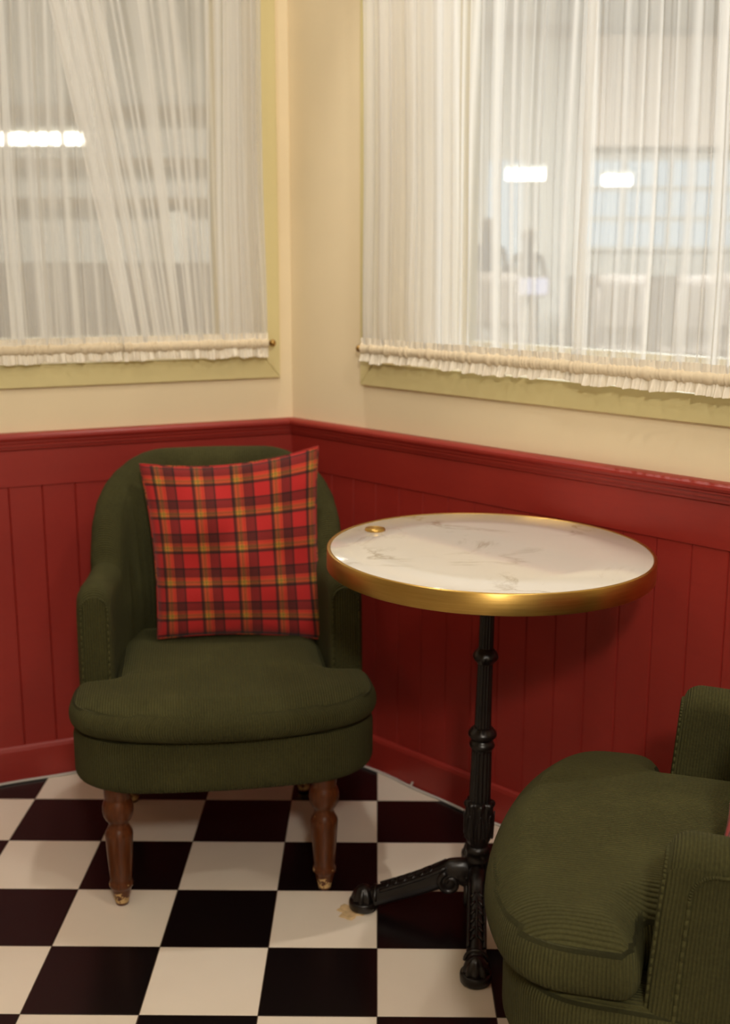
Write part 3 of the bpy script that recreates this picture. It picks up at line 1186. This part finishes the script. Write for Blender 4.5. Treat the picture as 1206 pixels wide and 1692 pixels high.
# ------------------------------------------------------------------ bistro table
def make_table():
    root = thing('bistro_table', 'round white marble bistro table with brass rim on a black cast iron pedestal', 'table', (0.194, 0.326, 0))
    root.rotation_euler = (0, R(0.95), 0)
    RT, ZT = 0.3015, 0.7485
    m = MB()
    m.lathe([(0.0, ZT - 0.030), (RT - 0.008, ZT - 0.030), (RT - 0.0065, ZT - 0.002), (RT - 0.0075, ZT - 0.0006), (0.20, ZT - 0.0005), (0.0, ZT - 0.0005)], 128)
    top = m.build('tabletop', 'white_marble', root)
    m = MB()
    ri = RT - 0.0062
    m.lathe([(ri, ZT - 0.0375), (RT - 0.001, ZT - 0.0375), (RT, ZT - 0.0365), (RT, ZT - 0.0015), (RT - 0.0012, ZT), (ri + 0.001, ZT), (ri, ZT - 0.001), (ri, ZT - 0.0375)], 160)
    m.build('rim', 'brushed_brass', root)
    m = MB()
    cx, cy = -0.213, 0.126
    m.lathe([(0.0190, ZT - 0.001), (0.0198, ZT), (0.0198, ZT + 0.0030), (0.0188, ZT + 0.0040), (0.0, ZT + 0.0044)], 40, (cx, cy))
    m.build('brass_plug', 'brushed_brass', top)
    # support plate under the top
    m = MB()
    m.lathe([(0.0, ZT - 0.036), (0.10, ZT - 0.036), (0.10, ZT - 0.0305), (0, ZT - 0.0305)], 40)
    m.build('top_plate', 'cast_iron', root)

    fl = lambda a: -0.060 * (0.5 + 0.5 * cos(14 * a)) ** 2
    m = MB()
    prof = [(0.0212, 0.228), (0.0210, 0.24), (0.0195, 0.352), (0.0175, 0.356), (0.0160, 0.400), (0.0150, 0.46), (0.0145, 0.53), (0.0142, 0.56), (0.0134, 0.70), (0.0134, ZT - 0.034)]
    fine = []
    for (ra, za), (rb, zb) in zip(prof, prof[1:]):
        for k in range(4):
            fine.append((ra + (rb - ra) * k / 4, za + (zb - za) * k / 4))
    fine.append(prof[-1])
    m.lathe(fine, 168, wave=lambda a, j: fl(a) * 2.0)
    pole = m.build('pole', 'cast_iron', root)
    # collars
    m = MB()
    pf = [(0.0150, 0.524)] + [(0.0165 + 0.0075 * sin(PI * k / 10), 0.527 + 0.025 * k / 10) for k in range(11)] + [(0.0140, 0.555)]
    m.lathe(pf, 96, wave=lambda a, j: 0.06 * abs(sin(4 * a)) * (1 if j < 7 else 0.2) - 0.02)
    m.build('upper_collar', 'cast_iron', pole)
    m = MB()
    pf = [(0.0195, 0.348)] + [(0.0190 + 0.0055 * sin(PI * k / 8), 0.351 + 0.019 * k / 8) for k in range(9)] + \
         [(0.0190 + 0.0085 * sin(PI * k / 10), 0.3705 + 0.024 * k / 10) for k in range(11)] + [(0.0168, 0.397)]
    m.lathe(pf, 96, wave=lambda a, j: 0.05 * (0.5 + 0.5 * cos(14 * a)) if j > 18 else 0)
    m.build('middle_collar', 'cast_iron', pole)
    # leaf cup
    m = MB()
    zs = [(0.0190, 0.150), (0.0205, 0.157), (0.0235, 0.166), (0.0265, 0.178), (0.0278, 0.192), (0.0270, 0.206), (0.0250, 0.219), (0.0245, 0.228), (0.0262, 0.235), (0.0275, 0.240), (0.0255, 0.244), (0.0215, 0.246)]

    def leafw(a, j):
        k = j / 11
        vein = 0.10 * (abs(cos(4 * a)) - 0.5) * (1 if 2 <= j <= 8 else 0.35)
        rib = 0.04 * cos(24 * a) * (1 if 2 <= j <= 7 else 0)
        tip = 0.10 * cos(8 * a) * (1 if j >= 8 else 0)
        return vein + rib + tip
    m.lathe(zs, 192, wave=leafw)
    leaf = m.build('leaf_cup', 'cast_iron', root)
    m = MB()
    for k in range(8):                                            # raised leaf outlines
        a0 = 2 * PI * k / 8
        pts = []
        for q in range(17):
            t = q / 16
            da = 0.30 * cos(PI * t)
            z = 0.170 + 0.052 * sin(PI * t)
            r = 0.0285 + 0.001 * sin(PI * t)
            pts.append(Vector((r * cos(a0 + da), r * sin(a0 + da), z)))
        m.tube(pts, 0.0013, 6)
    m.build('leaf_relief', 'cast_iron', leaf)
    # hub
    m = MB()
    m.lathe([(0.0, 0.052), (0.018, 0.052), (0.026, 0.060), (0.029, 0.072), (0.028, 0.082), (0.0235, 0.087), (0.0225, 0.092), (0.0225, 0.118), (0.0232, 0.119), (0.0232, 0.123), (0.0225, 0.124),
             (0.0222, 0.136), (0.0236, 0.137), (0.0236, 0.146), (0.0222, 0.148), (0.0195, 0.152)], 64)
    hub = m.build('hub', 'cast_iron', root)
    m = MB()
    for k in range(20):                                           # beaded ring
        a = 2 * PI * k / 20
        m.sphere((0.0262 * cos(a), 0.0262 * sin(a), 0.086), 0.0042, 0.0042, 0.0050, 10, 8)
    m.build('bead_ring', 'cast_iron', hub)

    # one leg along +X in its own frame
    def leg(rz):
        path = [(0.010, 0.084, 0.020, 0.025), (0.030, 0.094, 0.020, 0.026), (0.048, 0.092, 0.0200, 0.0255), (0.066, 0.082, 0.0195, 0.0235), (0.088, 0.072, 0.0190, 0.0220),
                (0.115, 0.060, 0.0185, 0.0205), (0.145, 0.048, 0.0180, 0.0195), (0.172, 0.038, 0.0180, 0.0190), (0.190, 0.031, 0.0185, 0.0190), (0.204, 0.026, 0.0185, 0.0185)]
        # densify
        dense = []
        for a, b in zip(path, path[1:]):
            for k in range(4):
                t = k / 4
                dense.append(tuple(x + (y - x) * t for x, y in zip(a, b)))
        dense.append(path[-1])
        m = MB()
        NSC = 20

        def fn(i, j):
            x, z, w, h = dense[i]
            b = dense[min(i + 1, len(dense) - 1)]
            a = dense[max(i - 1, 0)]
            t = Vector((b[0] - a[0], 0, b[1] - a[1])).normalized()
            nn = Vector((-t.z, 0, t.x))
            an = 2 * PI * j / NSC
            cy_, sz_ = cos(an), sin(an)
            e = 0.55
            yy = math.copysign(abs(cy_) ** e, cy_) * w
            zz = math.copysign(abs(sz_) ** e, sz_) * h
            if zz > 0:                                            # arched top
                yy *= 0.86
                zz *= 0.72 + 0.28 * (1 - abs(cy_))
            p = Vector((x, 0, z)) + nn * zz
            return (p.x, yy, p.z)
        m.grid(len(dense), NSC, fn, cv=True)
        m.add([fn(0, j) for j in range(NSC)], [list(range(NSC))])
        m.add([fn(len(dense) - 1, j) for j in range(NSC)], [list(range(NSC))[::-1]])
        lg = m.build('leg', 'cast_iron', root)
        lg.rotation_euler = (0, 0, rz)
        # relief: centre bead, edge rolls, slanted ridges
        m = MB()

        def tops(x, y, dz=0.0):
            for a, b in zip(path, path[1:]):
                if a[0] <= x <= b[0]:
                    t = (x - a[0]) / (b[0] - a[0])
                    z = a[1] + (b[1] - a[1]) * t
                    h = a[3] + (b[3] - a[3]) * t
                    return Vector((x, y, z + h * (1.0 - 14 * abs(y) * abs(y) / 0.02 * 0.25) + dz))
            return Vector((x, y, 0.03))
        for sg in (-1, 1):
            m.tube([tops(0.060 + 0.130 * k / 14, sg * 0.0150, -0.0035) for k in range(15)], lambda k: 0.0038, 6)
        m.tube([tops(0.075 + 0.10 * k / 14, 0.0) for k in range(15)], lambda k: 0.0034 * (0.5 + 0.5 * sin(PI * k / 14)), 8)
        for k in range(6):
            x = 0.085 + 0.017 * k
            for sg in (-1, 1):
                m.tube([tops(x, sg * 0.003, 0.001), tops(x + 0.008, sg * 0.012, -0.001)], lambda q: 0.0030, 6)
        m.build('leg_relief', 'cast_iron', lg)
        # scroll at the root of the leg, curling down on both sides
        for sg in (-1, 1):
            pts = []
            for k in range(30):
                t = k / 29
                a = R(70) - R(430) * t
                r = 0.023 * (1 - 0.72 * t)
                pts.append(Vector((0.052 + r * cos(a), sg * 0.0195, 0.074 + r * sin(a))))
            m = MB()
            m.tube(pts, lambda k: 0.0062 - 0.0022 * k / 29, 8)
            m.sphere((0.052, sg * 0.012, 0.074), 0.020, 0.009, 0.020, 24, 12)
            m.build('scroll', 'cast_iron', lg)
        # hoof-like foot: base slab and fluted dome
        m = MB()
        m.lathe([(0.0, 0.0), (0.0255, 0.0), (0.0282, 0.002), (0.0290, 0.012), (0.0284, 0.017), (0.0265, 0.0185), (0, 0.0185)], 48, (0.222, 0))
        ft = m.build('foot', 'cast_iron', lg)
        m = MB()
        nn_ = 96
        pf = [(0.0238 * cos(PI / 2 * k / 9), 0.017 + 0.032 * sin(PI / 2 * k / 9)) for k in range(9)] + [(0.0005, 0.0488)]
        m.lathe(pf, nn_, (0.222, 0), wave=lambda a, j: 0.085 * cos(9 * a) * (1 - j / 11))
        m.build('foot_dome', 'cast_iron', ft)
        m = MB()
        m.tube([Vector((0.199, 0.0200 * cos(PI * k / 12), 0.026 + 0.0200 * sin(PI * k / 12))) for k in range(13)], 0.0042, 8)
        m.build('foot_band', 'cast_iron', ft)
        return lg
    base_rz = math.atan2(0.018, -0.237)
    for k in range(4):
        leg(base_rz + k * PI / 2)
    return root


table = make_table()

# crumpled paper shim under the left foot
m = MB()
rng = random.Random(5)
hn = {}


def shim(i, j):
    a = 2 * PI * i / 28
    k = j / 7
    r = (0.024 + 0.006 * sin(3 * a + 1) + 0.004 * sin(7 * a)) * k
    z = 0.0012 + 0.0030 * abs(noise.noise(Vector((cos(a) * k * 5, sin(a) * k * 5, 2.0)))) + (0.0025 * abs(sin(5 * a)) if j == 6 else 0)
    return (1.25 * r * cos(a), r * sin(a), z if j < 7 else 0.0004)


m.grid(28, 8, shim, cu=True)
sh = m.build('paper_shim', 'tissue_paper')
sh.location = (-0.050, 0.330, 0)
tag(sh, 'crumpled beige paper wedged under the left foot of the bistro table', 'paper')

# ------------------------------------------------------------------ cable along the skirting
m = MB()
pts = []
rng = random.Random(9)
for k in range(60):
    s = 2.1 - 2.1 * k / 60
    pts.append(wp('left', s, 0.018 + 0.004 * sin(s * 9) + 0.003 * sin(s * 23), 0.0035))
pts.append(mit(0.024, 0.0035))
for k in range(1, 60):
    s = 2.1 * k / 60
    pts.append(wp('right', s, 0.018 + 0.003 * sin(s * 11 + 1) + 0.002 * sin(s * 31), 0.0035))
m.tube(pts, 0.0033, 8)
tag(m.build('cable', 'white_cable'), 'thin white cable running along the floor at the foot of the red skirting', 'cable')
cl = thing('cable_clip', 'small white clip holding the cable to the skirting of the right wall', 'clip', wp('right', 0.445, 0.0, 0))
a = cl.location.copy()
m = MB()
m.tube([wp('right', 0.445, 0.0125 + 0.0085 * (1 - cos(PI * k / 8)) * 0.6, 0.0095 - 0.0075 * k / 8 + 0.004 * sin(PI * k / 8)) - a for k in range(9)], 0.0021, 8)
m.build('clip_hook', 'white_cable', cl)
m = MB()
m.sphere(wp('right', 0.445, 0.014, 0.013) - a, 0.003, 0.003, 0.003)
m.build('clip_nail', 'white_cable', cl)

# ------------------------------------------------------------------ the hall outside the windows
m = MB(); m.box(-9, 9, 14.0, 14.2, -0.1, 5.0)
struct(m.build('wall_back', 'hall_plaster'), 'far pale wall of the hall outside the windows', 'wall')
m = MB(); m.box(-9, 9, 3.6, 14.2, -0.12, -0.02)
struct(m.build('floor_hall', 'hall_floor'), 'floor of the hall outside the windows', 'floor')
m = MB(); m.box(-9, 9, 3.4, 14.2, 4.2, 4.3)
struct(m.build('ceiling_hall', 'hall_plaster'), 'pale ceiling of the hall outside the windows', 'ceiling')

HZ = lambda py, D: 1.287 + (412 - py) / 1967 * D * 1.02
HX = lambda px, D: (px - 603) / 1967 * D - 0.15


def beam(name, label, x0, x1, y0, y1, z0, z1, mat, cat='beam', group=None):
    m = MB()
    m.box(x0, x1, y0, y1, z0, z1)
    o = m.build(name, mat)
    bevel(o, 0.01)
    return tag(o, label, cat, group)


beam('ceiling_beam', 'upper brown beam blurred behind the left window', -5.4, -1.7, 13.6, 13.8, 2.86, 3.02, 'hall_beam', group='beams behind the left window')
beam('ceiling_beam', 'middle brown beam blurred behind the left window', -5.4, -1.5, 13.6, 13.8, 2.26, 2.40, 'hall_beam', group='beams behind the left window')
beam('ceiling_beam', 'lowest brown beam blurred behind the left window', -5.4, -1.9, 13.6, 13.8, 1.80, 1.92, 'hall_beam', group='beams behind the left window')
beam('roof_beam', 'dark beam high behind the right window', 0.9, 2.6, 13.2, 13.4, 3.75, 3.90, 'hall_beam')
beam('wall_panel', 'tall pale panel blurred behind the left window', -2.62, -2.38, 13.5, 13.6, 0.9, 1.75, 'hall_white', 'panel')
beam('peach_panel', 'bright peach wall panel high behind the right window', 2.55, 5.2, 13.7, 13.95, 2.55, 3.85, 'hall_peach', 'panel')
beam('low_cabinet', 'long brown cabinet along the far wall behind the left window', -5.6, -1.6, 13.0, 13.9, -0.02, 1.12, 'hall_dark', 'cabinet')


def strip_light(label, x0, x1, y, z, r):
    root = thing('strip_light', label, 'lamp', (x0, y, z))
    m = MB(); m.box(0, x1 - x0, -r * 1.3, r * 1.3, r * 1.0, r * 1.9)
    m.build('lamp_housing', 'hall_white', root)
    m = MB(); m.tube([Vector((0.02, 0, 0)), Vector((x1 - x0 - 0.02, 0, 0))], r, 10)
    m.build('lamp_tube', 'tube_glow', root)
    for x in (0.1, x1 - x0 - 0.1):
        m = MB(); m.tube([Vector((x, 0, r * 1.9)), Vector((x, 0, 4.2 - z))], 0.006, 6)
        m.build('hanger', 'hall_dark', root)


strip_light('long bright strip light behind the left window', -4.9, -3.13, 11.6, 2.45, 0.06)
strip_light('bright strip light left of the middle seam behind the right window', 1.37, 1.82, 11.6, 2.08, 0.055)
strip_light('bright strip light right of the middle seam behind the right window', 2.42, 2.76, 11.6, 2.02, 0.05)


def shop_window(label, x0, x1, z0, z1, y, rows, cols):
    root = thing('shop_window', label, 'window', (x0, y, z0))
    m = MB(); m.box(0, x1 - x0, 0.02, 0.04, 0, z1 - z0)
    m.build('pane', 'pane_glow', root)
    w, h = x1 - x0, z1 - z0
    m = MB()
    for k in range(rows + 1):
        z = h * k / rows
        m.box(-0.02, w + 0.02, -0.02, 0.05, z - 0.03, z + 0.03)
    for k in range(cols + 1):
        x = w * k / cols
        m.box(x - 0.025, x + 0.025, -0.021, 0.051, -0.03, h + 0.03)
    m.build('frame', 'hall_plaster', root)


shop_window('wide pale blue shop window behind the right window', 2.55, 4.9, 1.30, 2.42, 13.95, 3, 4)
shop_window('narrow pale blue shop window behind the right window', 1.38, 1.88, 1.05, 2.42, 13.95, 1, 1)

sc_ = thing('display_screen', 'small lavender lit screen behind the right window', 'screen', (1.72, 11.6, 0.0))
m = MB(); m.box(-0.16, 0.16, 0, 0.02, 0.80, 0.98); m.build('screen_panel', 'screen_glow', sc_)
m = MB(); m.box(-0.18, 0.18, 0.021, 0.05, 0.78, 1.0); m.box(-0.03, 0.03, 0.02, 0.05, -0.02, 0.8); m.box(-0.15, 0.15, -0.1, 0.15, -0.02, 0.0); m.build('screen_stand', 'hall_dark', sc_)
beam('counter', 'brown counter under the shop window behind the right window', 2.3, 5.4, 12.2, 12.9, -0.02, 0.98, 'hall_dark', 'counter')


def person(label, loc, rz, h):
    root = thing('person', label, 'person', loc, rz)
    me = bpy.data.meshes.new('body')
    k = h / 1.7
    J = [((0, 0, 0.92), 0.14), ((0, 0, 1.15), 0.125), ((0, 0, 1.36), 0.14), ((0, 0, 1.46), 0.055), ((0, -0.01, 1.56), 0.085), ((0, -0.01, 1.66), 0.075),
         ((0.10, 0, 0.86), 0.09), ((0.11, 0, 0.48), 0.06), ((0.11, 0.02, 0.08), 0.045), ((0.12, -0.12, 0.03), 0.035),
         ((-0.10, 0, 0.86), 0.09), ((-0.11, -0.03, 0.48), 0.06), ((-0.11, 0, 0.08), 0.045), ((-0.12, -0.14, 0.03), 0.035),
         ((0.19, 0, 1.38), 0.06), ((0.25, 0.02, 1.10), 0.045), ((0.23, -0.10, 0.88), 0.035),
         ((-0.19, 0, 1.38), 0.06), ((-0.25, 0.02, 1.10), 0.045), ((-0.23, -0.10, 0.88), 0.035)]
    E = [(0, 1), (1, 2), (2, 3), (3, 4), (4, 5), (0, 6), (6, 7), (7, 8), (8, 9), (0, 10), (10, 11), (11, 12), (12, 13), (2, 14), (14, 15), (15, 16), (2, 17), (17, 18), (18, 19)]
    me.from_pydata([tuple(c * k for c in p) for p, r in J], E, [])
    o = bpy.data.objects.new('body', me)
    COL.objects.link(o)
    o.parent = root
    sk = o.modifiers.new('skin', 'SKIN')
    for i, (p, r) in enumerate(J):
        me.skin_vertices[0].data[i].radius = (r * k, r * k * 0.8)
    me.skin_vertices[0].data[0].use_root = True
    sb = o.modifiers.new('sub', 'SUBSURF')
    sb.levels = sb.render_levels = 2
    me.materials.append(MAT['dark_cloth'])
    m = MB(); m.sphere((0, 0.01, 1.665 * k), 0.09, 0.095, 0.085); m.build('hair', 'hall_dark', root)
    return root


person('dark blurred figure standing by the narrow shop window, left one', (1.30, 12.6, -0.02), 0.2, 1.62)
person('dark blurred figure standing by the narrow shop window, right one', (1.82, 13.0, -0.02), -0.3, 1.50)


def cafe_chair(label, x, y, rz):
    root = thing('cafe_chair', label, 'chair', (x, y, -0.02), rz, group='dark chairs outside the right window')
    m = MB(); m.box(-0.21, 0.21, -0.21, 0.21, 0.44, 0.48); bevel(m.build('seat', 'hall_dark', root), 0.01)
    m = MB()
    m.grid(9, 6, lambda i, j: (-0.21 + 0.42 * i / 8, 0.20 + 0.04 * j / 5 + 0.04 * (1 - ((i - 4) / 4) ** 2), 0.60 + 0.50 * j / 5))
    o = m.build('backrest', 'hall_dark', root)
    sd = o.modifiers.new('solid', 'SOLIDIFY'); sd.thickness = 0.03
    for sx in (-1, 1):
        m = MB(); m.tube([Vector((sx * 0.19, 0.20, 0)), Vector((sx * 0.19, 0.20, 0.48)), Vector((sx * 0.19, 0.24, 1.0))], 0.016, 8); m.build('leg', 'hall_dark', root)
        m = MB(); m.tube([Vector((sx * 0.19, -0.19, 0)), Vector((sx * 0.19, -0.19, 0.45))], 0.016, 8); m.build('leg', 'hall_dark', root)


for k, (x, y, rz) in enumerate(((2.10, 8.6, 2.9), (2.62, 8.4, 3.3), (3.05, 9.0, 3.0), (1.15, 9.4, 2.8))):
    cafe_chair('dark cafe chair blurred low behind the right window', x, y, rz)
